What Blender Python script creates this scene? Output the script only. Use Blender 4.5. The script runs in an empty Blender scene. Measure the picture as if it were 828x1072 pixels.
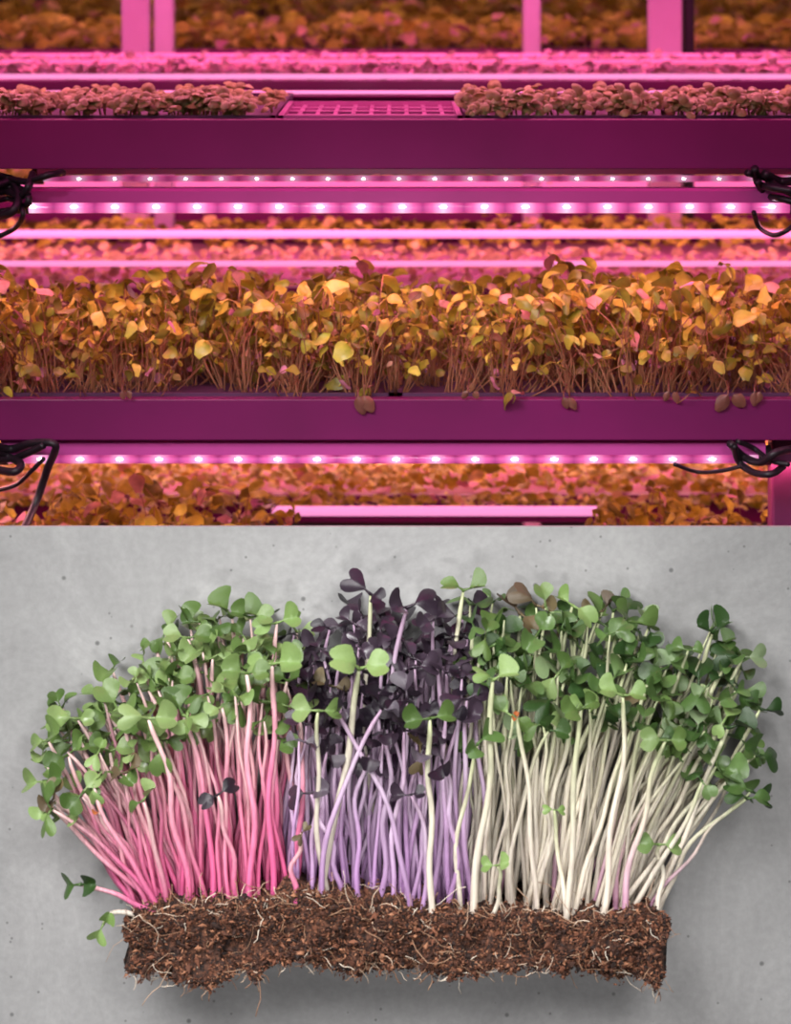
import bpy, math, random
from mathutils import Vector, Matrix, noise
random.seed(11)
R=random.random
def U(a,b): return a+(b-a)*R()
F=3000.0; CX=414.0; HY=-40.0; CZ=1.5
def P(px,py,d): return Vector(((px-CX)*d/F, d, CZ-(py-HY)*d/F))
def Z(py,d): return CZ-(py-HY)*d/F
def X(px,d): return (px-CX)*d/F
scene=bpy.context.scene
col=scene.collection
try:
    scene.view_settings.view_transform='Standard'
    scene.view_settings.look='None'
except Exception as e: print(e)

# ---------------- materials ----------------
def new_mat(name):
    m=bpy.data.materials.new(name); m.use_nodes=True
    nt=m.node_tree; b=nt.nodes['Principled BSDF']
    return m,nt,b
def ramp(nt,fac,stops):
    r=nt.nodes.new('ShaderNodeValToRGB')
    e=r.color_ramp.elements
    while len(e)<len(stops): e.new(0.5)
    for el,(p,c) in zip(e,stops):
        el.position=p; el.color=(c[0],c[1],c[2],1)
    nt.links.new(fac,r.inputs[0]); return r.outputs[0]
def simple(name,c,rough=0.5,metal=0.0,nscale=20,var=0.15,bump=0.0):
    m,nt,b=new_mat(name)
    n=nt.nodes.new('ShaderNodeTexNoise'); n.inputs['Scale'].default_value=nscale; n.inputs['Detail'].default_value=5
    tc=nt.nodes.new('ShaderNodeTexCoord'); nt.links.new(tc.outputs['Object'],n.inputs['Vector'])
    o=ramp(nt,n.outputs[0],[(0.3,[x*(1-var) for x in c]),(0.7,[min(1,x*(1+var)) for x in c])])
    nt.links.new(o,b.inputs['Base Color'])
    b.inputs['Roughness'].default_value=rough; b.inputs['Metallic'].default_value=metal
    return m
def emis(name,c,s):
    m,nt,b=new_mat(name)
    b.inputs['Base Color'].default_value=(c[0],c[1],c[2],1)
    b.inputs['Emission Color'].default_value=(c[0],c[1],c[2],1)
    b.inputs['Emission Strength'].default_value=s
    return m
def leafmat(name,cs,rough=0.45,island=False,trans=0.2,nscale=60):
    m,nt,b=new_mat(name)
    if island:
        g=nt.nodes.new('ShaderNodeNewGeometry'); rnd=g.outputs['Random Per Island']
    else:
        g=nt.nodes.new('ShaderNodeObjectInfo'); rnd=g.outputs['Random']
    base=ramp(nt,rnd,cs)
    n=nt.nodes.new('ShaderNodeTexNoise'); n.inputs['Scale'].default_value=nscale; n.inputs['Detail'].default_value=3
    tc=nt.nodes.new('ShaderNodeTexCoord'); nt.links.new(tc.outputs['Object'],n.inputs['Vector'])
    v=ramp(nt,n.outputs[0],[(0.3,(0.68,0.68,0.68)),(0.7,(1.18,1.18,1.18))])
    mx=nt.nodes.new('ShaderNodeMixRGB'); mx.blend_type='MULTIPLY'; mx.inputs[0].default_value=1
    nt.links.new(base,mx.inputs[1]); nt.links.new(v,mx.inputs[2])
    nt.links.new(mx.outputs[0],b.inputs['Base Color'])
    b.inputs['Roughness'].default_value=rough
    bp=nt.nodes.new('ShaderNodeBump'); bp.inputs['Strength'].default_value=0.25; bp.inputs['Distance'].default_value=0.001
    nt.links.new(n.outputs[0],bp.inputs['Height']); nt.links.new(bp.outputs[0],b.inputs['Normal'])
    if trans>0:
        t=nt.nodes.new('ShaderNodeBsdfTranslucent'); nt.links.new(mx.outputs[0],t.inputs[0])
        ms=nt.nodes.new('ShaderNodeMixShader'); ms.inputs[0].default_value=trans
        out=[x for x in nt.nodes if x.type=='OUTPUT_MATERIAL'][0]
        nt.links.new(b.outputs[0],ms.inputs[1]); nt.links.new(t.outputs[0],ms.inputs[2]); nt.links.new(ms.outputs[0],out.inputs[0])
    return m
def attrmat(name,rough=0.4):
    m,nt,b=new_mat(name)
    a=nt.nodes.new('ShaderNodeAttribute'); a.attribute_name='Col'
    tc=nt.nodes.new('ShaderNodeTexCoord'); mp=nt.nodes.new('ShaderNodeMapping'); mp.inputs['Scale'].default_value=(420,420,22)
    n=nt.nodes.new('ShaderNodeTexNoise'); n.inputs['Scale'].default_value=1; n.inputs['Detail'].default_value=3
    nt.links.new(tc.outputs['Object'],mp.inputs[0]); nt.links.new(mp.outputs[0],n.inputs['Vector'])
    v=ramp(nt,n.outputs[0],[(0.3,(0.80,0.76,0.80)),(0.65,(1.08,1.08,1.08))])
    mx=nt.nodes.new('ShaderNodeMixRGB'); mx.blend_type='MULTIPLY'; mx.inputs[0].default_value=1
    nt.links.new(a.outputs['Color'],mx.inputs[1]); nt.links.new(v,mx.inputs[2])
    nt.links.new(mx.outputs[0],b.inputs['Base Color']); b.inputs['Roughness'].default_value=rough
    t=nt.nodes.new('ShaderNodeBsdfTranslucent'); nt.links.new(mx.outputs[0],t.inputs[0])
    ms=nt.nodes.new('ShaderNodeMixShader'); ms.inputs[0].default_value=0.2
    out=[x for x in nt.nodes if x.type=='OUTPUT_MATERIAL'][0]
    nt.links.new(b.outputs[0],ms.inputs[1]); nt.links.new(t.outputs[0],ms.inputs[2]); nt.links.new(ms.outputs[0],out.inputs[0])
    return m

M_purple=simple('purple_painted_steel',(0.25,0.008,0.145),0.4,0.0,8,0.12)
M_purple_dimmed=simple('purple_steel_dimmed',(0.19,0.006,0.105),0.42,0.0,8,0.12)  # same purple steel, darkened to offset LED light on the second beam
M_housing=simple('lamp_housing',(0.66,0.08,0.40),0.3,0.0,8,0.1)
M_black=simple('black_rubber',(0.015,0.01,0.015),0.45,0,30,0.2)
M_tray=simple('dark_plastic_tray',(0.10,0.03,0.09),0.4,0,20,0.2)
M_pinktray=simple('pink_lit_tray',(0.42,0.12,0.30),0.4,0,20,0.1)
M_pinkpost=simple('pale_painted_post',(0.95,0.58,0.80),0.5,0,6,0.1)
M_diode=emis('lit_diode',(1.0,0.75,0.93),18)
def tubemat(name,x0,sp,gain):
    m,nt,b=new_mat(name)
    tc=nt.nodes.new('ShaderNodeTexCoord'); s=nt.nodes.new('ShaderNodeSeparateXYZ'); nt.links.new(tc.outputs['Object'],s.inputs[0])
    def M(op,a,v,clamp=False):
        q=nt.nodes.new('ShaderNodeMath'); q.operation=op; nt.links.new(a,q.inputs[0])
        if v is not None: q.inputs[1].default_value=v
        return q.outputs[0]
    t=M('SUBTRACT',s.outputs[0],x0); t=M('DIVIDE',t,sp); t=M('ADD',t,100.5); t=M('FRACT',t,None); t=M('SUBTRACT',t,.5); t=M('ABSOLUTE',t,None)
    c=ramp(nt,t,[(0.0,(1,.66,.90)),(0.09,(1.0,.44,.74)),(0.27,(.80,.13,.40)),(0.5,(.36,.03,.17))])  # diode glow painted along the tube, fading between the diodes
    nt.links.new(c,b.inputs['Emission Color']); b.inputs['Emission Strength'].default_value=gain
    b.inputs['Base Color'].default_value=(.5,.1,.32,1); b.inputs['Roughness'].default_value=.1
    return m
M_rim=emis('bright_glow_rim',(1.0,0.33,0.68),0.95)  # lamplight on the rack rims, painted as emission
M_rimdim=emis('soft_pink_glow_rim',(1.0,0.20,0.50),0.75)  # weaker version of the painted rim glow
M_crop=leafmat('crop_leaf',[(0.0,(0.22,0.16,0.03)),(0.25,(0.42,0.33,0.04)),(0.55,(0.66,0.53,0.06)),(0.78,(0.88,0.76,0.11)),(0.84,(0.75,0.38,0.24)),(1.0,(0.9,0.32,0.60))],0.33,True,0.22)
M_cropstem=simple('crop_stem',(0.42,0.18,0.09),0.5,0,30,0.3)
M_cropdark=leafmat('dark_crop_leaf',[(0.0,(0.16,0.05,0.05)),(1.0,(0.30,0.12,0.08))],0.4,True,0.1)
M_basil=leafmat('basil_leaf',[(0.0,(0.28,0.24,0.08)),(0.6,(0.50,0.44,0.16)),(1.0,(0.70,0.56,0.36))],0.33,True,0.15)
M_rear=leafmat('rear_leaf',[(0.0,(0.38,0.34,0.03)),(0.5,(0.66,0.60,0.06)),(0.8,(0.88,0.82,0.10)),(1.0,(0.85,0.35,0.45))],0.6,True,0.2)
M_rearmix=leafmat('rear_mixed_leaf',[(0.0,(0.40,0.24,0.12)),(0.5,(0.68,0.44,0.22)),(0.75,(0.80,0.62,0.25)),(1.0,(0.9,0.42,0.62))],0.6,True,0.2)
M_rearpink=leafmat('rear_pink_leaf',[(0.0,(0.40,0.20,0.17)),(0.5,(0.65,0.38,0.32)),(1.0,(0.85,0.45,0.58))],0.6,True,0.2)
M_green=leafmat('light_green_leaf',[(0.0,(0.060,0.115,0.025)),(0.5,(0.125,0.205,0.055)),(1.0,(0.25,0.35,0.130))],0.3)
M_deep=leafmat('deep_green_leaf',[(0.0,(0.025,0.062,0.016)),(0.5,(0.065,0.13,0.032)),(0.85,(0.12,0.205,0.06)),(1.0,(0.21,0.28,0.15))],0.3)
M_pale=leafmat('pale_green_leaf',[(0.0,(0.18,0.29,0.08)),(1.0,(0.26,0.38,0.13))],0.34)
M_dark=leafmat('dark_purple_leaf',[(0.0,(0.011,0.007,0.013)),(0.6,(0.028,0.017,0.028)),(0.88,(0.055,0.036,0.054)),(1.0,(0.16,0.14,0.17))],0.3,False,0.03)
M_bronze=leafmat('bronze_leaf',[(0.0,(0.10,0.07,0.04)),(1.0,(0.17,0.13,0.06))],0.4)
M_orange=leafmat('orange_leaf',[(0.0,(0.40,0.11,0.03)),(1.0,(0.45,0.14,0.04))],0.4)
M_stem=attrmat('seedling_stem')
LM={'green':M_green,'deep':M_deep,'pale':M_pale,'dark':M_dark,'bronze':M_bronze,'orange':M_orange}

# ---------------- mesh helpers ----------------
class MB:
    def __init__(s): s.v=[];s.f=[];s.c=[]
    def add(s,vs,fs,c=None):
        o=len(s.v); s.v+= [tuple(v) for v in vs]; s.f+=[tuple(i+o for i in f) for f in fs]
        if c is not None: s.c+=c
    def mesh(s,name,mat,smooth=True):
        me=bpy.data.meshes.new(name); me.from_pydata(s.v,[],s.f)
        if mat: me.materials.append(mat)
        if smooth:
            me.polygons.foreach_set('use_smooth',[True]*len(me.polygons))
        if s.c and len(s.c)==len(s.v):
            a=me.color_attributes.new('Col','FLOAT_COLOR','POINT')
            flat=[]
            for c in s.c: flat+= [c[0],c[1],c[2],1.0]
            a.data.foreach_set('color',flat)
        me.update(); return me
    def tube(s,pts,rads,n=6,cols=None,cap=True):
        pts=[Vector(p) for p in pts]; N=len(pts)
        if not hasattr(rads,'__len__'): rads=[rads]*N
        t0=(pts[1]-pts[0]).normalized()
        a=Vector((0,1,0)) if abs(t0.y)<0.8 else Vector((1,0,0))
        u=t0.cross(a).normalized()
        vs=[];cs=[]
        for i in range(N):
            t=(pts[min(i+1,N-1)]-pts[max(i-1,0)]).normalized()
            u=(u-t*u.dot(t)).normalized(); w=t.cross(u)
            for k in range(n):
                an=2*math.pi*k/n
                vs.append(pts[i]+(u*math.cos(an)+w*math.sin(an))*rads[i])
                if cols: cs.append(cols[i])
        fs=[(i*n+k,i*n+(k+1)%n,(i+1)*n+(k+1)%n,(i+1)*n+k) for i in range(N-1) for k in range(n)]
        if cap: fs+=[tuple(range(n))[::-1],tuple((N-1)*n+k for k in range(n))]
        s.add(vs,fs,cs if cols else None)
    def box(s,x0,x1,y0,y1,z0,z1):
        vs=[(x,y,z) for x in(x0,x1) for y in(y0,y1) for z in(z0,z1)]
        s.add(vs,[(0,1,3,2),(4,6,7,5),(0,4,5,1),(2,3,7,6),(0,2,6,4),(1,5,7,3)])
    def profile(s,prof,x0,x1):
        n=len(prof)
        vs=[(x0,p[0],p[1]) for p in prof]+[(x1,p[0],p[1]) for p in prof]
        fs=[(i,(i+1)%n,n+(i+1)%n,n+i) for i in range(n)]
        fs+=[tuple(range(n))[::-1],tuple(range(n,2*n))]
        s.add(vs,fs)
    def leaf(s,o,f,nrm,L,W,curl=0.3,fold=0.15,ns=5,na=4,tip=0.85):
        f=f.normalized(); nrm=(nrm-f*nrm.dot(f)).normalized(); x=f.cross(nrm)
        vs=[]
        for i in range(ns+1):
            v=i/ns
            w=W*0.5*(math.sin(math.pi*min(1,v**tip))**0.6 if 0<v<1 else (0.06 if v==0 else .4))
            for j in range(na+1):
                a=-1+2*j/na
                vs.append(o+f*(L*v*(1-0.15*curl*v)+(-.06*L*a*a if i==ns else 0))+x*(w*a)+nrm*(fold*abs(a)*w - curl*L*v*v + 0.04*L*math.sin(a*3+v*7)))
        fs=[(i*(na+1)+j,i*(na+1)+j+1,(i+1)*(na+1)+j+1,(i+1)*(na+1)+j) for i in range(ns) for j in range(na)]
        s.add(vs,fs)
def obj(name,me,parent=None,mat=None):
    o=bpy.data.objects.new(name,me); col.objects.link(o)
    if parent: o.parent=parent
    return o
def tag(o,label,cat,group=None,kind=None):
    if label: o['label']=label
    if cat: o['category']=cat
    if group: o['group']=group
    if kind: o['kind']=kind
    return o
def bev(o,w=0.002,seg=2):
    m=o.modifiers.new('b','BEVEL'); m.width=w; m.segments=seg; m.limit_method='ANGLE'

# ================= SETTING =================
m,nt,b=new_mat('polished_concrete')
tc=nt.nodes.new('ShaderNodeTexCoord')
n1=nt.nodes.new('ShaderNodeTexNoise'); n1.inputs['Scale'].default_value=7; n1.inputs['Detail'].default_value=10; n1.inputs['Roughness'].default_value=0.68; n1.inputs['Distortion'].default_value=1.4
n2=nt.nodes.new('ShaderNodeTexNoise'); n2.inputs['Scale'].default_value=160; n2.inputs['Detail'].default_value=4
vo=nt.nodes.new('ShaderNodeTexVoronoi'); vo.inputs['Scale'].default_value=38
vo2=nt.nodes.new('ShaderNodeTexVoronoi'); vo2.inputs['Scale'].default_value=75
for q in(n1,n2,vo,vo2): nt.links.new(tc.outputs['Object'],q.inputs['Vector'])
c1=ramp(nt,n1.outputs[0],[(0.3,(0.235,0.232,0.232)),(0.5,(0.275,0.272,0.272)),(0.7,(0.325,0.322,0.320))])
c2=ramp(nt,n2.outputs[0],[(0.35,(0.94,0.94,0.94)),(0.65,(1.05,1.05,1.05))])
mx=nt.nodes.new('ShaderNodeMixRGB'); mx.blend_type='MULTIPLY'; mx.inputs[0].default_value=1
nt.links.new(c1,mx.inputs[1]); nt.links.new(c2,mx.inputs[2])
def pits(v,thr,prev,dark,r0):
    c3=ramp(nt,v.outputs['Distance'],[(0.0,(dark,dark,dark)),(r0,(dark*1.5,dark*1.5,dark*1.5)),(r0*1.7,(1,1,1))])
    sep=nt.nodes.new('ShaderNodeSeparateColor'); nt.links.new(v.outputs['Color'],sep.inputs[0])
    gt=nt.nodes.new('ShaderNodeMath'); gt.operation='GREATER_THAN'; gt.inputs[1].default_value=thr; nt.links.new(sep.outputs[0],gt.inputs[0])
    k=nt.nodes.new('ShaderNodeMixRGB'); k.blend_type='MULTIPLY'; nt.links.new(gt.outputs[0],k.inputs[0])
    nt.links.new(prev,k.inputs[1]); nt.links.new(c3,k.inputs[2]); return k.outputs[0]
k=pits(vo,.5,mx.outputs[0],.34,.06); k=pits(vo2,.5,k,.42,.07)
nt.links.new(k,b.inputs['Base Color']); b.inputs['Roughness'].default_value=0.6
bp=nt.nodes.new('ShaderNodeBump'); bp.inputs['Strength'].default_value=0.2; bp.inputs['Distance'].default_value=0.004
nt.links.new(n1.outputs[0],bp.inputs['Height']); nt.links.new(bp.outputs[0],b.inputs['Normal'])
M_conc=m
SD=2.6
topz=Z(551.5,SD)
mb=MB(); mb.box(-1.6,1.6,SD,SD+0.006,0,topz)
tag(obj('wall_front',mb.mesh('wall_front',M_conc,False)),'smooth grey concrete slab with small dark pits','concrete surface',kind='structure')
mb=MB(); mb.box(-5,5,-1.5,10,-0.05,0)
tag(obj('floor',mb.mesh('floor',simple('floor_concrete',(0.12,0.10,0.11),0.7,0,4),False)),'dark concrete floor of the growing hall','floor',kind='structure')
mb=MB(); mb.box(-5,5,9.5,9.6,0,3.2)
m,nt,b=new_mat('far_wall'); tc=nt.nodes.new('ShaderNodeTexCoord')
n=nt.nodes.new('ShaderNodeTexNoise'); n.inputs['Scale'].default_value=3.5; n.inputs['Detail'].default_value=3
mp=nt.nodes.new('ShaderNodeMapping'); mp.inputs['Scale'].default_value=(1,1,2.2); nt.links.new(tc.outputs['Object'],mp.inputs[0]); nt.links.new(mp.outputs[0],n.inputs['Vector'])
o=ramp(nt,n.outputs[0],[(0.35,(0.06,0.02,0.02)),(0.52,(0.45,0.22,0.04)),(0.7,(0.8,0.6,0.08))])
nt.links.new(o,b.inputs['Base Color']); b.inputs['Roughness'].default_value=0.8
tag(obj('wall_back',mb.mesh('wall_back',m,False)),'dim amber far wall of the growing hall','wall',kind='structure')
mb=MB(); mb.box(-5,5,-1.5,10,3.2,3.25)
tag(obj('ceiling',mb.mesh('ceiling',simple('dark_ceiling',(0.08,0.06,0.07),0.8),False)),'dark ceiling of the growing hall','ceiling',kind='structure')

# ================= FARM =================
D0=3.2
z1=Z(125,D0); z1b=Z(177,D0)
z2=Z(418,D0); z2b=Z(461,D0)
z3=0.698
XW=0.95
rack=obj('growing_rack',None); rack.location=(0,3.5,0)
tag(rack,'purple-lit steel growing rack with stacked crop shelves','growing rack')
def rp(name,mb,mat,lab=None,bv=0.0,smooth=False,par=rack):
    o=obj(name,mb.mesh(name,mat,smooth),par); o.matrix_parent_inverse=Matrix.Translation(-par.location)
    if lab:o['label']=lab
    if bv: bev(o,bv)
    return o
def beamprof(y,zt,zb,s=1):
    t=0.003; k=0.022*s
    return [(y,zb),(y,zt),(y+k,zt),(y+k,zt-t),(y+t*s,zt-t),(y+t*s,zb+t),(y+k*1.6,zb+t),(y+k*1.6,zb)]
for zt,zb,mm in((z1,z1b,M_purple),(z2,z2b,M_purple_dimmed),(z3,z3-0.05,M_purple)):
    mb=MB(); mb.profile(beamprof(D0,zt,zb),-XW,XW); rp('beam',mb,mm,bv=0.0012)
    mb=MB(); mb.profile(beamprof(3.84,zt-0.002,zb,-1),-XW,XW); rp('beam',mb,M_purple,bv=0.0012)
    mb=MB(); mb.box(-XW,XW,D0+0.006,3.834,zt-0.022,zt-0.016); rp('shelf',mb,M_tray)
for x in(-XW,XW):
    for y in(D0+0.03,3.80):
        mb=MB(); mb.box(x-0.02,x+0.02,y-0.02,y+0.02,0,1.9); rp('post',mb,M_purple,bv=0.002)
mb=MB(); mb.profile([(3.24,0),(3.24,z2b),(3.28,z2b),(3.28,0)],X(808,3.24),X(836,3.24)); rp('post',mb,simple('dark_purple_steel',(0.10,0.008,0.06),0.5),bv=0.003)

# LED bars
def sphere_mesh(name,mat,r,sx=1,sy=1,sz=1):
    mb=MB(); n,mn=10,6; vs=[]; fs=[]
    for i in range(mn+1):
        th=math.pi*i/mn
        for k in range(n):
            a=2*math.pi*k/n; vs.append((r*sx*math.sin(th)*math.cos(a),r*sy*math.sin(th)*math.sin(a),r*sz*math.cos(th)))
    fs=[(i*n+k,i*n+(k+1)%n,(i+1)*n+(k+1)%n,(i+1)*n+k) for i in range(mn) for k in range(n)]
    mb.add(vs,fs); return mb.mesh(name,mat)
diode_me=sphere_mesh('diode',M_diode,0.0023,2.0,0.7,0.75)
def led_bar(x0,x1,y,zc,xd,hh=0.018,label=None,dz=0.0,gain=1.0,r=.0066):
    e=obj('led_bar',None); e.location=((x0+x1)/2,y,zc)
    tag(e,label or 'pink glowing LED bar hung under a crop shelf','grow light','LED grow bars')
    T=Matrix.Translation(-e.location)
    mb=MB(); t=zc+0.006+hh
    mb.profile([(y-0.012,zc+0.006),(y-0.012,t-0.003),(y-0.008,t),(y+0.012,t),(y+0.012,zc+0.006)],x0,x1)
    o=obj('housing',mb.mesh('housing',M_housing,False),e); o.matrix_parent_inverse=T
    mb=MB(); mb.tube([(x0+0.004,y,zc),(x1-0.004,y,zc)],r,14)
    o=obj('tube',mb.mesh('tube',tubemat('tube_painted_glow',xd[0],xd[1]-xd[0],gain)),e); o.matrix_parent_inverse=T
    for xx in(x0,x1):
        mb=MB(); mb.tube([(xx-0.007,y,zc+0.004),(xx+0.007,y,zc+0.004)],0.0115,12)
        o=obj('end_cap',mb.mesh('end_cap',M_black),e); o.matrix_parent_inverse=T
    for x in xd:
        o=obj('diode',diode_me,e); o.location=Vector((x,y-r+.0008,zc+dz))-e.location
        if gain<.8: o.scale=(.55,.7,.55)
    return e
yb=3.215
led_bar(X(24,yb),X(833,yb),yb,Z(217,yb),[X(35+42.9*i,yb) for i in range(19)],0.016,gain=1.1,dz=.001)
yb=3.62
led_bar(X(40,yb),X(870,yb),yb,Z(187,yb),[X(83+37.2*i,yb) for i in range(20)],0.012,gain=.5,r=.004)
yb=3.225
led_bar(X(2,yb),X(800,yb),yb,Z(480,yb),[X(43+41.3*i,yb) for i in range(18)],0.0165,gain=.85,r=.0056)
yb=3.62
led_bar(X(-20,yb),X(850,yb),yb,Z(432,yb),[X(20+37.2*i,yb) for i in range(20)],0.012,gain=.5,r=.005)

# cables
def cable(pts,r,label='black power cable looped at the lamp end'):
    P_=[Vector(p) for p in pts]; out=[]
    for i in range(len(P_)-1):
        a=P_[max(i-1,0)];b_=P_[i];c=P_[i+1];d=P_[min(i+2,len(P_)-1)]
        for k in range(6):
            t=k/6
            out.append(0.5*((2*b_)+(c-a)*t+(2*a-5*b_+4*c-d)*t*t+(3*b_-a-3*c+d)*t**3))
    out.append(P_[-1])
    mb=MB(); mb.tube(out,r,8)
    o=obj('cable',mb.mesh('cable',M_black)); tag(o,label,'cable','black lamp cables'); return o
yc=3.19
for pts,r in [
 ([(-10,182),(8,186),(28,190),(52,183),(66,181)],.004),
 ([(-10,190),(10,196),(26,200),(30,212),(20,218),(0,222)],.004),
 ([(-10,205),(6,200),(22,205),(30,195),(34,182)],.0045),
 ([(-12,214),(8,208),(20,214),(24,226),(14,240),(-8,250)],.003),
 ([(-12,198),(12,190),(20,206),(12,222),(-10,228)],.005),
 ([(790,176),(794,192),(806,196),(830,200)],.0045),
 ([(782,181),(800,186),(815,196),(836,206)],.004),
 ([(792,190),(802,204),(818,208),(840,214)],.004),
 ([(789,222),(795,238),(810,246),(826,240),(840,226)],.0028),
 ([(800,182),(818,190),(840,188)],.005),
 ([(-8,466),(12,470),(34,464),(58,466),(50,490),(38,525),(24,556)],.0045),
 ([(-8,482),(14,480),(30,474),(46,466)],.004),
 ([(-8,514),(16,508),(34,492),(46,480)],.0025),
 ([(-8,472),(8,478),(22,486),(14,494),(-8,490)],.0045),
 ([(764,464),(778,478),(796,484),(812,474),(830,470)],.0045),
 ([(768,466),(774,484),(790,495),(808,496),(820,488)],.004),
 ([(772,462),(790,470),(806,482),(826,486)],.003),
 ([(706,486),(730,494),(754,493),(776,488)],.0022),
 ]:
    cable([P(a,b_,yc+0.02*math.sin(i*1.7)) for i,(a,b_) in enumerate(pts)],r)

# trays on top shelf
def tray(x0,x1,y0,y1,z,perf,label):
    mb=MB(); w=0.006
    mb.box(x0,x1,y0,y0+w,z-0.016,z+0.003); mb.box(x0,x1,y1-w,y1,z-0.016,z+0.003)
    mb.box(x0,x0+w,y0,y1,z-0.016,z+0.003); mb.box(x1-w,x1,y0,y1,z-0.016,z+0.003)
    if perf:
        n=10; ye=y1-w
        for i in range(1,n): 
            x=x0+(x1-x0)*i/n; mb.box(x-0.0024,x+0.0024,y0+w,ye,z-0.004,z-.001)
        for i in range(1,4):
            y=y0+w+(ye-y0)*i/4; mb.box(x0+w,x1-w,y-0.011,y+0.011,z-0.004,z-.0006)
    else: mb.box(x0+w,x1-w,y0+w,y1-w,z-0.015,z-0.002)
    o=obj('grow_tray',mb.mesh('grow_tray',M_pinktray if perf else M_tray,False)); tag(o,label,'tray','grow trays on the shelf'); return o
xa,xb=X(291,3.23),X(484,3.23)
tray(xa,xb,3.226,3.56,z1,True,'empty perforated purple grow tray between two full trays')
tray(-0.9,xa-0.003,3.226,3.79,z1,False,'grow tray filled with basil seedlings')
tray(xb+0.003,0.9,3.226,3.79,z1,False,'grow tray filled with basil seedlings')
tray(-0.9,-0.002,3.226,3.79,z2,False,'grow tray filled with tall leafy seedlings')
tray(0.002,0.9,3.226,3.79,z2,False,'grow tray filled with tall leafy seedlings')

# basil seedlings: plump domed leaves
def dome(mb,o,f,nrm,L,W):
    f=f.normalized(); nrm=(nrm-f*nrm.dot(f)).normalized(); x=f.cross(nrm)
    vs=[o+f*L*.5+nrm*L*.20]; n=12
    for r in(.4,.75,1.0):
        for k in range(n):
            t=2*math.pi*k/n
            a=math.sin(t)*W*.5*r*(1-.12*math.cos(t)); c=L*.5-math.cos(t)*L*.5*r
            vs.append(o+f*c+x*a+nrm*(L*.20*(1-r*r*1.5)-.02*L*math.cos(2*t)*r))
    fs=[(0,1+k,1+(k+1)%n) for k in range(n)]
    for q in range(2):
        a=1+q*n;b_=a+n; fs+=[(a+k,b_+k,b_+(k+1)%n,a+(k+1)%n) for k in range(n)]
    mb.add(vs,fs)
bas=[]
for k in range(8):
    mb=MB(); h=U(.012,.020)
    for j in range(8):
        az=U(0,6.28); lay=h*U(.55,1.25)
        o=Vector((U(-.006,.006),U(-.006,.006),lay)); d=Vector((math.cos(az),math.sin(az),U(-.2,.6)))
        dome(mb,o,d,Vector((math.cos(az)*-.2+U(-.5,.5),math.sin(az)*-.2+U(-.5,.5),1)),U(.009,.015),U(.009,.014))
    mb.tube([(0,0,-0.01),(0.001,0,h)],[.0012,.001],5)
    bas.append(mb.mesh('basil_seedling',M_basil))
for side,(x0,x1) in enumerate(((-0.50,xa-0.008),(xb+0.008,0.50))):
    for i in range(149):
        o=obj('basil_seedling',random.choice(bas))
        u=R()**1.4
        o.location=(U(x0,x1),3.228+0.20*u,z1); o.rotation_euler=(U(.1,.6),U(-.25,.25),U(-.6,.6)); s=U(.85,1.3); o.scale=(s,s,s)
        tag(o,'small round-leaved basil seedling in a packed tray','seedling','basil seedlings in trays')

# crop variants
crops=[]
for k in range(18):
    st=MB(); lf=MB()
    n=random.randint(10,15)
    for j in range(n):
        az=U(0,6.28); h=U(.05,.125)*(1 if j else 1.15); out=U(.012,.06)
        if R()<.15: h=U(.02,.05)
        d=Vector((math.cos(az),math.sin(az),0))
        p0=Vector((d.x*.012,d.y*.008,-.01)); p1=d*out*U(-.8,1.5)+Vector((U(-.03,.03),U(-.01,.01),h*.6)); p2=d*out+Vector((U(-.008,.008),U(-.006,.006),h))
        pts=[p0*(1-t)**2+p1*2*t*(1-t)+p2*t*t for t in [i/6 for i in range(7)]]
        st.tube(pts,[.0009,.0008,.0008,.0007,.0006,.0006,.0005],5)
        m_=random.choice((1,2,2,3))
        for q in range(m_):
            f=(d*U(.3,1.0)*(1 if q==0 else -1)+Vector((U(-.8,.8),U(-.7,.7),U(-.8,.5)))).normalized()
            nn=Vector((U(-.8,.8),U(-1.1,.4),U(.3,1)))
            L=U(.010,.0225)*(1.2 if h>.1 else 1); lf.leaf(p2,f,nn,L,L*U(.5,.95),U(.1,.9),U(-.6,.5),6,4,.78)
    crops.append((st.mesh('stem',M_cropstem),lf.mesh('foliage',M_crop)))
def crop(x,y,s,z=z2,h=1.0,rot=None):
    st,lf=random.choice(crops)
    e=obj('leafy_green',None); e.location=(x,y,z); e.rotation_euler=rot or (U(-.2,.2),U(-.28,.28),U(0,6.28)); e.scale=(s,s,s*h)
    tag(e,'tall leafy green seedling, amber under pink light','leafy green','leafy greens on the shelf')
    obj('stem',st,e); obj('foliage',lf,e)
for i in range(215):
    u=R()
    x=-.52+1.04*((i*.618034)%1); y=3.222+0.24*u
    hv=1.0+.14*noise.noise(Vector((x*7,y*4,3)))-.13*u
    crop(x,y,U(.78,1.12)*hv)
for i in range(30): crop(U(-.60,-.14),U(3.35,3.6),U(.90,1.18),z3)
for i in range(16): crop(U(.27,.60),U(3.45,3.75),U(.75,.98),z3)
for px,py,L in((375,414,.024),(590,416,.016),(762,413,.026),(790,410,.018),(700,410,.014),(490,410,.013),(128,409,.013)):
    mb=MB(); b0=P(px,py,3.192)
    for q in range(2):
        mb.leaf(b0+Vector((q*.006,0,0)),Vector((U(-.8,.8),-.25,-1)),Vector((U(-.5,.5),-1,-.1)),L*U(.7,1),L*.6,.35,-.5,6,4,.8)
    mb.tube([P(px+U(-5,5),py-14,3.23),P(px,py-5,3.205),b0],[.001,.001,.0009],5)
    tag(obj('drooping_leaf',mb.mesh('drooping_leaf',M_cropdark)),'dark leaf drooping over the purple shelf beam','leaf','leaves drooping over the beam')

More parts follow.
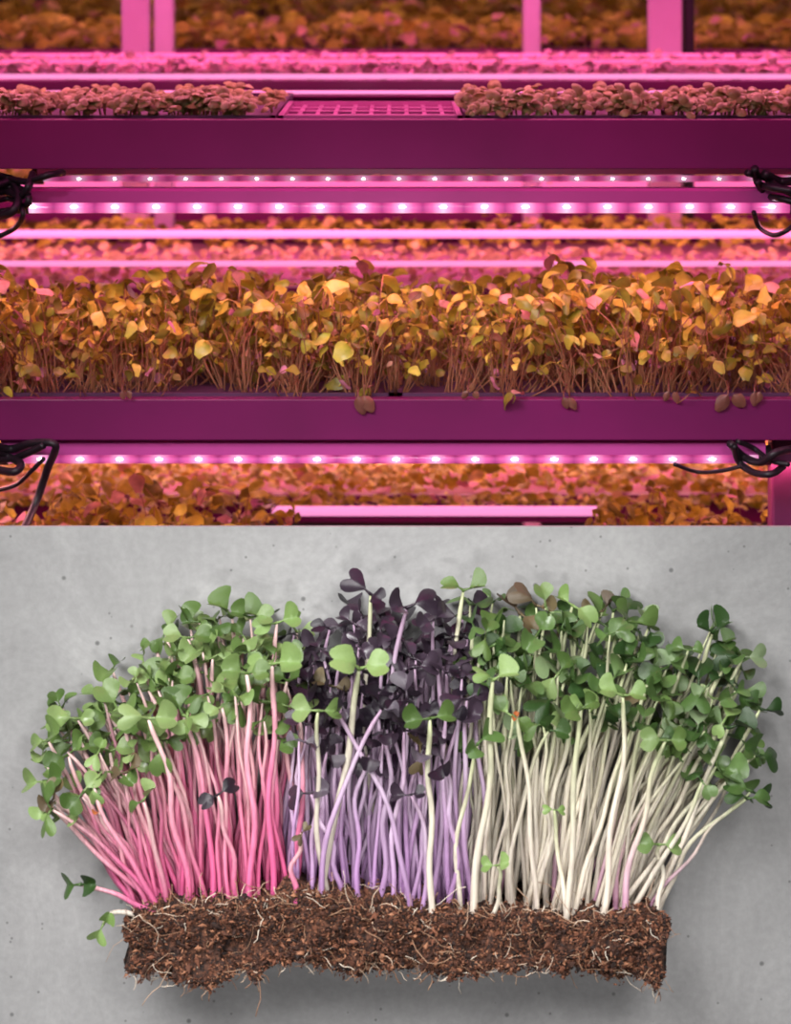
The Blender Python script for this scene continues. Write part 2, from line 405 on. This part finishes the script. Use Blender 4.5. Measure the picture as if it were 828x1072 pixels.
def foliage_patch(name,x0,x1,y0,y1,z,h,n,ls,label,mat=M_rear,stems=True):
    mb=MB()
    for i in range(n):
        x=U(x0,x1); y=U(y0,y1); zz=z+h*(U(.25,1) if R()<.8 else U(0,1))*(1+.5*noise.noise(Vector((x*9,y*9,z))))
        az=U(0,6.28); f=Vector((math.cos(az),math.sin(az),U(-.4,.8))); L=ls*U(.6,1.3)
        mb.leaf(Vector((x,y,zz)),f,Vector((U(-.5,.5),U(-1.2,.1),1)),L,L*U(.6,.95),U(.1,.5),.2,3,2,.75)
        if stems and i%3==0:
            mb.tube([(x+U(-.01,.01),y,z-.003),(x,y,zz)],[.0012,.001],3,cap=False)
    o=obj(name,mb.mesh(name,mat)); tag(o,label,'crop foliage',kind='stuff'); return o
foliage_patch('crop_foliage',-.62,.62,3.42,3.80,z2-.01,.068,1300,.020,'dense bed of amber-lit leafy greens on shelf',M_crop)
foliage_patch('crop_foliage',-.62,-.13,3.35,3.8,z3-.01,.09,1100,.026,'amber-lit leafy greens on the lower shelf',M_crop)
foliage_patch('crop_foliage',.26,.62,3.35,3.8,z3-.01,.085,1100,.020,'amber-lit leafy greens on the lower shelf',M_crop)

# ---- rear racks ----
def rear_rack(yf,yr,levels,xw,pw,label):
    e=obj('growing_rack',None); e.location=(0,(yf+yr)/2,0); tag(e,label,'growing rack','growing racks')
    for z,sm,patches in levels:
        for y,s in((yf,1),(yr,-1)):
            mb=MB(); mb.profile(beamprof(y,z-0.004,z-.045,s),-xw,xw); rp('beam',mb,M_purple,par=e)
        mb=MB(); mb.box(-xw,xw,yf+.01,yr-.01,z-.02,z-.014); rp('shelf',mb,sm,par=e)
        for ya,yb_,n,ls,ph,mt,sp in patches:
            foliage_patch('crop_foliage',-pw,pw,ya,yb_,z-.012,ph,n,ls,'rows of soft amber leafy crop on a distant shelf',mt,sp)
    for x in(-xw,xw):
        for y in(yf+.03,yr-.03):
            mb=MB(); mb.box(x-.02,x+.02,y-.02,y+.02,0,2.2); rp('post',mb,M_purple,par=e)
    return e
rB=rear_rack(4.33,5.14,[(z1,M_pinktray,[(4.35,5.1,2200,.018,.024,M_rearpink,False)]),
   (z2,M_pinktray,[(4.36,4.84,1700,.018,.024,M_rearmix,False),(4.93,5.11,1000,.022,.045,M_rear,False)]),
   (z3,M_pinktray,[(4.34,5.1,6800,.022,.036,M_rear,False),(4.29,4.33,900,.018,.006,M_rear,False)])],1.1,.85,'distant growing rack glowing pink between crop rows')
rC=rear_rack(5.9,6.5,[(z1,M_tray,[(5.92,6.47,1500,.040,.06,M_rear,True)]),(z2,M_tray,[(5.92,6.47,1500,.04,.09,M_rear,True)])],1.6,1.1,'distant growing rack with amber crops')
rD=rear_rack(7.4,8.1,[(z1,M_tray,[(7.42,8.07,1200,.05,.11,M_rear,True)]),(z2,M_tray,[(7.42,8.07,900,.05,.09,M_rear,True)])],2.2,1.4,'far growing rack with amber crops')
def rim(par,x0,x1,y,z,r,mat=M_rim):  # LED-lit rack edge, its brightness painted as a glowing strip
    mb=MB(); mb.tube([(x0,y,z),(x1,y,z)],r,10); o=rp('painted_glow_rim',mb,mat,'rack rim with pink-white lamplight painted on as glow',smooth=True,par=par)
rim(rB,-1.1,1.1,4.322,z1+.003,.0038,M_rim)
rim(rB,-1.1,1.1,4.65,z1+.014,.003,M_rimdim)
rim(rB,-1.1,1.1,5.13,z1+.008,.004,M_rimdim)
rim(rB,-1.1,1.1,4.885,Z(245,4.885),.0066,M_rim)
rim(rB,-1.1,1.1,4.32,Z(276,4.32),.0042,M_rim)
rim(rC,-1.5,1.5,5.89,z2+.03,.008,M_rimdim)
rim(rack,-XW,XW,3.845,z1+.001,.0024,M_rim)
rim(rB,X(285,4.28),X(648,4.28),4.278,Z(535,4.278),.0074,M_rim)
# pale posts
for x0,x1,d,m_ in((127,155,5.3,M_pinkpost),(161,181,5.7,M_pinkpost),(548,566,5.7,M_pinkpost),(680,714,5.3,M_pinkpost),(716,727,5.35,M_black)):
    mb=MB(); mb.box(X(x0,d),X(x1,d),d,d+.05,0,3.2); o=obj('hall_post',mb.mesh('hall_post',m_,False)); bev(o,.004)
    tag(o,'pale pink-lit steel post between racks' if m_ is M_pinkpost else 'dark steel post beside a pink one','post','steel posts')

# ================= MICROGREENS =================
def interp(tab,x):
    if x<=tab[0][0]: return tab[0][1]
    for (a,b_),(c,d) in zip(tab,tab[1:]):
        if x<=c: return b_+(d-b_)*(x-a)/(c-a)
    return tab[-1][1]
DF=2.49
soil_top=[(133,974),(145,966),(170,959),(230,954),(290,948),(310,938),(345,943),(400,954),(460,963),(520,961),(600,965),(660,963),(680,959),(697,968)]
soil_bot=[(133,1016),(150,1029),(200,1028),(260,1018),(320,1010),(400,1012),(460,1020),(540,1014),(600,1020),(650,1030),(690,1030),(697,1022)]
soil=obj('soil_block',None); soil.location=(0,2.545,Z(1000,DF)); tag(soil,'crumbly dark brown soil block holding the microgreens','soil')
TS=Matrix.Translation(-soil.location)
m,nt,b=new_mat('soil'); tc=nt.nodes.new('ShaderNodeTexCoord')
n=nt.nodes.new('ShaderNodeTexNoise'); n.inputs['Scale'].default_value=170; n.inputs['Detail'].default_value=6; nt.links.new(tc.outputs['Object'],n.inputs['Vector'])
nt.links.new(ramp(nt,n.outputs[0],[(0.35,(0.009,0.004,0.003)),(0.5,(0.052,0.019,0.010)),(0.68,(0.18,0.070,0.038))]),b.inputs['Base Color'])
b.inputs['Roughness'].default_value=0.9
bp=nt.nodes.new('ShaderNodeBump'); bp.inputs['Strength'].default_value=1; bp.inputs['Distance'].default_value=.004
nt.links.new(n.outputs[0],bp.inputs['Height']); nt.links.new(bp.outputs[0],b.inputs['Normal']); M_soil=m
m,nt,b=new_mat('crumbs'); g=nt.nodes.new('ShaderNodeNewGeometry')
nt.links.new(ramp(nt,g.outputs['Random Per Island'],[(0,(0.011,0.005,0.004)),(0.45,(0.056,0.019,0.010)),(0.82,(0.16,0.054,0.026)),(1,(0.34,0.15,0.08))]),b.inputs['Base Color']); b.inputs['Roughness'].default_value=.85; M_crumb=m
m,nt,b=new_mat('root_hair'); g=nt.nodes.new('ShaderNodeNewGeometry')
nt.links.new(ramp(nt,g.outputs['Random Per Island'],[(0,(0.20,0.09,0.045)),(0.6,(0.40,0.24,0.15)),(1,(0.78,0.68,0.56))]),b.inputs['Base Color']); b.inputs['Roughness'].default_value=.6; M_root=m
def soil_pt(px,a,infl=0.0):
    zt=Z(interp(soil_top,px),DF); zb=Z(interp(soil_bot,px),DF)
    e=min(1,(px-130)/5,(700-px)/5); e=max(0.02,e)**0.5
    c,s=math.cos(a),math.sin(a); q=0.27
    cc=math.copysign(abs(c)**q,c); ss=math.copysign(abs(s)**q,s)
    yc_=2.545; hy=.050*(0.8+.2*e)+infl; zc=(zt+zb)/2; hz=(zt-zb)/2*(0.75+.25*e)+infl
    p=Vector((X(136+(px-133)*.99,DF),yc_-hy*cc,zc+hz*ss))
    nz=noise.fractal(p*38,0.75,2.0,5)*.014+noise.noise(p*14)*.007
    nrm=Vector((0,-cc,ss)).normalized()
    p+=nrm*nz; p.x+=noise.noise(p*40+Vector((7,3,1)))*.010
    return p,nrm
mb=MB(); NX,NA=240,96; vs=[]
for i in range(NX+1):
    px=131+568*i/NX
    for k in range(NA): 
        p,_=soil_pt(px,2*math.pi*k/NA); p.y=min(p.y,2.598); vs.append(p)
fs=[(i*NA+k,(i+1)*NA+k,(i+1)*NA+(k+1)%NA,i*NA+(k+1)%NA) for i in range(NX) for k in range(NA)]
fs+=[tuple(range(NA)),tuple(NX*NA+k for k in range(NA))[::-1]]
mb.add(vs,fs); o=obj('soil',mb.mesh('soil',M_soil),soil); o.matrix_parent_inverse=TS
mb=MB()
ico=[(0,0,1),(.9,0,.1),(0,.9,0),(-.9,0,-.1),(0,-.9,0),(0,0,-1)]
icf=[(0,1,2),(0,2,3),(0,3,4),(0,4,1),(5,2,1),(5,3,2),(5,4,3),(5,1,4)]
def sang():
    if R()<.55: return math.copysign(abs(U(-1,1))**3.2*1.4,U(-1,1))
    return U(-1.9,1.9)
for i in range(31000):
    px=U(131,699); a=sang()
    p,nr=soil_pt(px,a); p+=nr*(U(-.003,.003)+(.006*R() if R()<.22 else 0))
    r=U(.0005,.0015)*(1 if R()<.92 else 2.0)
    rot=Matrix.Rotation(U(0,6.28),3,Vector((U(-1,1),U(-1,1),U(-1,1))).normalized())
    el=U(1,2.8)
    vs=[p+rot@Vector((v[0]*r*el*U(.75,1.2),v[1]*r*U(.7,1.3),v[2]*r*.9*U(.7,1.3))) for v in ico]
    for v in vs: v.y=min(v.y,2.599)
    mb.add(vs,icf)
o=obj('crumbs',mb.mesh('crumbs',M_crumb,False),soil); o.matrix_parent_inverse=TS; o['kind']='stuff'; o['label']='loose reddish-brown soil crumbs'
mb=MB()
for i in range(820):
    px=U(135,695); a=sang() if R()<.6 else random.choice((U(.3,1.4),U(-1.2,-.3))); a=max(-1.2,min(1.6,a)); p,nr=soil_pt(px,a); p+=nr*.002
    d=Vector((U(-1,1),U(-.2,.2),U(-.7,.7))).normalized(); pts=[p]
    L=U(.003,.012)*(1 if R()<.88 else 2.2)
    if a<-.4: L=min(L,.008)
    for k in range(6):
        d=(d+Vector((U(-.6,.6),U(-.15,.2),U(-.6,.6)))).normalized(); pts.append(pts[-1]+d*L/3)
    mb.tube(pts,[U(.0002,.00045)]*7,4)
for px,dx in((598,-.2),(655,.5),(676,.6)):
    p,nr=soil_pt(px,-1.3); d=Vector((dx,0,-1)).normalized(); pts=[p]
    for k in range(6):
        d=(d+Vector((U(-.3,.5),0,U(-.2,.2)))).normalized(); pts.append(pts[-1]+d*.0045); pts[-1].y=min(pts[-1].y,2.597)
    mb.tube(pts,[.0003]*7,4)
o=obj('root_hairs',mb.mesh('root_hairs',M_root),soil); o.matrix_parent_inverse=TS; o['kind']='stuff'; o['label']='fine pale root hairs'

# cotyledon leaf meshes
def coty(name,wid,fold,droop,notch=1.0):
    mb=MB(); n=24; rings=(0.3,0.62,0.86,1.0)
    def zf(x,y): return fold*abs(x)**1.3 - droop*(y**2)*0.6 + .035*math.sin(x*7+y*5)
    off=.30
    vs=[(0,off+.5,zf(0,.5))]
    for r in rings:
        for k in range(n):
            t=2*math.pi*(k+.5)/n
            hx=math.sin(t)**3*.56*wid + math.sin(t)*.17
            hy=(13*math.cos(t)-5*notch*math.cos(2*t)-2*math.cos(3*t)-math.cos(4*t)+17)/29.
            x=hx*r; y=.5+(hy-.5)*r
            vs.append((x,off+y,zf(x,y)))
    fs=[(0,1+k,1+(k+1)%n) for k in range(n)]
    for q in range(len(rings)-1):
        a=1+q*n; b_=a+n
        fs+=[(a+k,b_+k,b_+(k+1)%n,a+(k+1)%n) for k in range(n)]
    mb.add(vs,fs)
    mb.tube([(0,-.06,0),(0,.15,-.01),(0,off+.08,-.02),(0,off+.5,zf(0,.5)-.03)],[.11,.07,.05,.02],5)
    return mb
CV={}; CMB=[]
params=[(.95,.75,.45,.85),(.8,.5,.8,.75),(1.0,1.0,.4,.9),(.85,-.6,1.1,.7),(.75,1.5,.5,.8),(.9,1.2,.9,.7),(.7,.6,1.3,.7)]
CMB=[coty('leaf',*p) for p in params]
for k in LM:
    CV[k]=[c.mesh('leaf',LM[k]) for c in CMB]
def lerp3(a,b_,t): return tuple(a[i]+(b_[i]-a[i])*t for i in range(3))
SC={'pink':[(0.82,0.12,0.34),(0.86,0.26,0.43),(0.89,0.44,0.52),(0.88,0.66,0.60)],
    'purple':[(0.50,0.25,0.56),(0.68,0.46,0.70),(0.76,0.60,0.76),(0.54,0.36,0.50)],
    'white':[(0.84,0.74,0.62),(0.88,0.82,0.68),(0.84,0.79,0.62),(0.56,0.62,0.34)],
    'rose':[(0.62,0.26,0.46),(0.8,0.52,0.62),(0.84,0.72,0.62),(0.5,0.58,0.3)]}
CN={'pink':'pink','purple':'lilac','white':'creamy white','rose':'rose-tinted'}
LN={'green':'green','deep':'deep green','pale':'pale green','dark':'dark purple','bronze':'bronze','orange':'orange'}
stuff_stem=MB(); stuff_leaf={}
def seedling(tx,ty,bx,dt,db,sk,lk,size=1.0,w=.0030,elev=None,az=None,face=0.55,bow=0.18,stuff=False):
    T=P(tx,ty,SD-dt)
    zs=Z(interp(soil_top,bx),DF)-.004
    B=Vector((X(bx,SD-.05),SD-db,zs))
    C=(B+T)/2+Vector((-(T.x-B.x)*bow+U(-.020,.020),U(-.01,.01),U(0,.02)))
    N=14; pts=[]
    ph=U(0,6); am=U(.0010,.0048); fr=U(6,12)
    for i in range(N):
        t=i/(N-1); p=B*(1-t)**2+C*2*t*(1-t)+T*t*t
        p.x+=am*math.sin(ph+t*fr)*math.sin(math.pi*t)
        pts.append(p)
    pts.insert(0,B-Vector((0,0,.012)))
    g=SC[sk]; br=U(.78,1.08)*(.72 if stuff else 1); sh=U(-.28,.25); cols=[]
    for i in range(len(pts)):
        t=min(1,max(0,i/(len(pts)-1)+sh*(1-abs(2*i/(len(pts)-1)-1))))*3; k=min(2,int(t)); c=lerp3(g[k],g[k+1],t-k)
        cols.append(tuple(min(.92,x*br) for x in c))
    NN=len(pts)-1
    rad=[w*(1.12-.38*i/NN)*U(.93,1.07) for i in range(NN+1)]; rad[-1]*=.55
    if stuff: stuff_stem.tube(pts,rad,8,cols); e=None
    else:
        e=obj('microgreen',None); e.location=B
        tag(e,'radish microgreen with %s stem and %s leaves'%(CN[sk],LN[lk]),'microgreen','%s-stemmed microgreens'%CN[sk])
        mb=MB(); mb.tube([p-B for p in pts],rad,8,cols)
        obj('stem',mb.mesh('stem',M_stem),e)
    if stuff and lk!='dark' and R()<.5: return
    s=(pts[-1]-pts[-2]).normalized()
    nv=(s*.8+Vector((0,-face,0))+Vector((U(-.6,.6),U(-.5,.5),U(-.2,.3)))).normalized()
    a=U(0,6.28) if az is None else az
    ref=Vector((1,0,0)); u=(ref-nv*ref.dot(nv)).normalized(); v=nv.cross(u)
    r=u*math.cos(a)+v*math.sin(a)
    el=U(-.15,.9) if elev is None else elev
    for sg in(1,-1):
        e2=el+U(-.3,.3)
        f=(r*sg*math.cos(e2)+nv*math.sin(e2)).normalized()
        nn=(nv*math.cos(e2)-r*sg*math.sin(e2)).normalized()
        x=f.cross(nn)
        sc=.0158*size*U(.74,1.12)
        Mx=Matrix(((x.x,f.x,nn.x,0),(x.y,f.y,nn.y,0),(x.z,f.z,nn.z,0),(0,0,0,1)))
        if stuff:
            c=random.choice(CMB); MM=Matrix.Translation(T)@Mx@Matrix.Diagonal((sc,sc,sc,1))
            stuff_leaf.setdefault(lk,MB()).add([MM@Vector(q) for q in c.v],c.f)
        else:
            o=obj('leaf',random.choice(CV[lk]),e)
            o.matrix_basis=Matrix.Translation(T-B)@Mx@Matrix.Diagonal((sc,sc,sc,1))
top_t=[(38,775),(60,745),(80,735),(105,712),(130,698),(160,678),(185,656),(230,644),(270,645),(300,655),(340,655),(370,645),(430,640),(480,624),(530,630),(560,634),(600,640),(650,640),(700,654),(745,660),(775,685),(790,760),(798,780)]
bot_t=[(38,840),(60,852),(110,826),(150,796),(200,752),(250,740),(300,780),(350,790),(420,795),(480,800),(530,765),(600,770),(660,780),(700,798),(740,828),(780,838),(798,815)]
base_t=[(30,148),(60,158),(100,172),(150,192),(200,220),(260,262),(314,308),(400,398),(490,484),(560,540),(640,596),(700,636),(745,660),(800,688)]
def gen(n,x0,x1,sk,lks,pw=1.25,stuff=False):
    for i in range(n):
        tx=x0+(x1-x0)*((i+R())/n)
        u=R()**pw
        ty=interp(top_t,tx)+6+(interp(bot_t,tx)-interp(top_t,tx)-6)*u
        if u<.15 and not stuff: ty-=U(0,14)
        bx=min(688,max(146,interp(base_t,tx)+U(-18,18)))
        dt=.025+.075*u+U(-.015,.02); db=.015+.075*(.35*R()+.65*u)
        if stuff: dt=U(.02,.07); db=U(.012,.06); ty+=10
        lk=random.choices([l for l,_ in lks],[q for _,q in lks])[0]
        s_=sk
        if sk=='white' and R()<.07: s_='rose'
        seedling(tx,ty,bx,dt,db,s_,lk,U(.76,1.25)*(1.0 if tx>60 else .9),U(.0016,.0026),bow=.18 if 120<tx<740 else .06,stuff=stuff)
gen(92,42,314,'pink',[('green',.86),('pale',.1),('bronze',.04)])
gen(70,304,500,'purple',[('dark',.94),('green',.03),('bronze',.03)],1.0)
gen(100,492,790,'white',[('deep',.76),('green',.17),('pale',.03),('bronze',.04)])
gen(62,55,310,'pink',[('green',1)],stuff=True)
gen(60,308,496,'purple',[('dark',1)],stuff=True)
gen(86,496,780,'white',[('deep',1)],stuff=True)
H=[ # tx,ty,bx,dt,db,stem,leaf,size,w,elev,az
(376,700,336,.125,.09,'white','pale',1.45,.0034,.8,0),
(333,744,345,.12,.09,'white','green',1.1,.0023,.2,0),
(450,752,452,.12,.10,'white','green',1.1,.0028,.15,0.2),
(516,712,494,.11,.09,'white','pale',1.15,.0032,.8,0),
(388,622,400,.05,.04,'white','dark',1.2,.0026,.5,2.5),
(426,636,410,.07,.05,'purple','dark',1.5,.0026,.3,.4),
(485,618,470,.05,.04,'white','green',1.25,.0026,.5,0),
(243,645,262,.04,.04,'pink','green',1.3,.0025,.5,0),
(290,652,292,.05,.05,'pink','pale',1.2,.0026,.5,0.3),
(196,668,238,.06,.05,'pink','green',1.35,.0026,.3,0),
(658,650,600,.05,.05,'white','green',1.25,.0025,.5,0),
(746,662,640,.05,.04,'white','deep',1.25,.0025,.8,0),
(778,688,660,.05,.04,'white','deep',1.15,.0024,.4,0),
(325,830,360,.10,.08,'purple','dark',1.15,.0025,.2,0),
(430,832,440,.11,.09,'purple','dark',.8,.0023,.2,0),
(228,832,250,.11,.08,'pink','dark',.8,.0023,.2,0.6),
(520,906,512,.12,.10,'white','pale',.8,.0020,.3,0),
(580,848,590,.11,.09,'white','pale',.6,.0020,.3,0),
(690,884,684,.10,.09,'white','green',1.0,.0023,.3,0),
(150,838,178,.11,.08,'pink','green',.95,.0023,.4,.3),
(316,872,312,.12,.1,'pink','bronze',.5,.0023,.7,1),
(103,850,160,.10,.08,'pink','orange',.3,.0022,.9,1.2),
(541,752,560,.12,.09,'white','orange',.35,.0023,.9,1.2),
(285,695,288,.11,.08,'pink','pale',1.25,.0028,.4,0),
(258,705,262,.115,.08,'pink','green',1.15,.0028,.6,0),
(652,728,628,.12,.09,'white','pale',1.1,.0027,.5,0),
(608,742,590,.12,.09,'white','green',1.1,.0028,.6,.5),
(697,775,650,.12,.09,'rose','green',1.15,.0027,.4,0),
(796,742,680,.06,.05,'white','deep',1.1,.0022,.4,0),
(792,790,684,.08,.06,'white','deep',1.1,.0022,.4,0),
(782,836,688,.09,.07,'white','deep',1.0,.0022,.4,0),
(50,775,152,.06,.05,'pink','green',1.1,.0022,.4,0),
(46,818,150,.08,.06,'pink','green',1.05,.0022,.4,0),
(70,855,150,.09,.07,'pink','green',1.0,.0022,.4,0),
(155,752,200,.12,.08,'pink','green',1.3,.0028,.3,0),
]
for h in H:
    seedling(*h[:7],size=h[7],w=h[8],elev=h[9],az=h[10],face=.8,bow=.1)
# long pink stem leaning out beside the soil, and a pale sprout under it
seedling(84,926,172,.115,.10,'pink','deep',1.2,.0024,.3,.2,face=1.6,bow=.0)
seedling(108,968,158,.11,.10,'white','pale',.95,.0022,.3,1.1,face=2.0,bow=-.1)
seedling(352,745,430,.115,.095,'purple','dark',.9,.0024,.3,0)
seedling(400,742,338,.118,.095,'purple','dark',1.0,.0024,.3,0)
# the densest inner part of the bunch as one object
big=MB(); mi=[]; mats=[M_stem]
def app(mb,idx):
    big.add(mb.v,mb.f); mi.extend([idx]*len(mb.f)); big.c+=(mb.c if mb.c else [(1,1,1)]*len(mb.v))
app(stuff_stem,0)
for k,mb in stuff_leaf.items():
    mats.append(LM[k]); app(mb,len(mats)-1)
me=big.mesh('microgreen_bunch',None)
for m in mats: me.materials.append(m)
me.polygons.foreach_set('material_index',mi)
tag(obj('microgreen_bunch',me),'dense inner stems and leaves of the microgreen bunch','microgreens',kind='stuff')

# ================= LIGHTS =================
PK=(1.0,0.20,0.50)
def area(name,loc,sx,sy,power,color=PK,target=None,spread=math.pi):
    l=bpy.data.lights.new(name,'AREA'); l.shape='RECTANGLE'; l.size=sx; l.size_y=sy; l.energy=power; l.color=color; l.spread=spread
    o=bpy.data.objects.new(name,l); col.objects.link(o); o.location=loc
    if target is not None:
        o.rotation_euler=(Vector(target)-Vector(loc)).to_track_quat('-Z','Y').to_euler()
    return o
PA=(1.0,0.29,0.46); PB=(1.0,0.36,0.39)
area('grow_and_fill_light',(0,3.24,Z(224,3.215)-.004),1.9,.03,2.6,PA)
area('grow_and_fill_light',(0,3.62,Z(195,3.62)-.004),1.9,.03,3,PA)
area('grow_and_fill_light',(0,3.24,Z(487,3.2)-.004),1.9,.03,5,PB)
area('grow_and_fill_light',(0,3.62,z2b-.02),1.9,.03,7,PB)
area('grow_and_fill_light',(0,3.40,z1+.26),1.9,.05,7,(1,.24,.46))
area('aisle_fill_light',(0,2.85,1.95),2.2,.2,5.5,(1.0,0.10,0.45),(0,3.3,1.15))  # unseen fill added for the shelf fronts, stands for the opposite rack's LEDs
for z,pw,c in((z1+.25,9,PK),(z1-.07,8,PA),(z2-.07,24,PB)): area('grow_and_fill_light',(0,4.75,z),2.1,.08,pw,c)
for z,pw in((z1+.30,2.2),(z1-.07,5)): area('grow_and_fill_light',(0,6.2,z),2.8,.08,pw,PB)
for z,pw in((z1+.30,3),(z1-.07,4)): area('grow_and_fill_light',(0,7.75,z),3.4,.08,pw,PB)
area('grow_and_fill_light',(0,5.22,1.9),2.4,.05,12,(1.0,.22,.55),(0,5.5,1.45))  # fill added to brighten the pale posts, not a shelf lamp
area('back_wall_fill_light',(0,8.6,2.2),6,.3,10,(1,.35,.35),(0,9.5,1.4))  # unseen light added to brighten the far wall
def spot(name,loc,tgt,e,ang,blend,rad,c=(1,.99,.98)):
    l=bpy.data.lights.new(name,'SPOT'); l.energy=e; l.color=c; l.spot_size=math.radians(ang); l.spot_blend=blend; l.shadow_soft_size=rad
    o=bpy.data.objects.new(name,l); col.objects.link(o); o.location=loc
    o.rotation_euler=(Vector(tgt)-Vector(loc)).to_track_quat('-Z','Y').to_euler()
spot('studio_lamp',(-.95,1.40,2.10),(-.02,2.6,.62),185,45,.5,.40)
spot('fill_lamp',(-.5,.80,1.95),(-.04,2.6,.60),120,35,.5,.4)
spot('fill_lamp',(.6,.80,1.95),(.07,2.6,.60),118,35,.5,.4)
spot('fill_lamp',(0,.5,.58),(0,2.6,.62),55,26,.6,.12)
w=bpy.data.worlds.new('World'); scene.world=w; w.use_nodes=True
w.node_tree.nodes['Background'].inputs[0].default_value=(.5,.5,.52,1); w.node_tree.nodes['Background'].inputs[1].default_value=.2

# ================= CAMERA =================
cam=bpy.data.cameras.new('camera'); co=bpy.data.objects.new('camera',cam); col.objects.link(co)
co.location=(0,0,CZ); co.rotation_euler=(math.pi/2,0,0)
cam.sensor_fit='HORIZONTAL'; cam.sensor_width=36; cam.lens=F/828*36; cam.shift_y=-(536-HY)/828
cam.clip_start=.05; cam.clip_end=50
cam.dof.use_dof=True; cam.dof.focus_distance=2.83; cam.dof.aperture_fstop=12.5
scene.camera=co
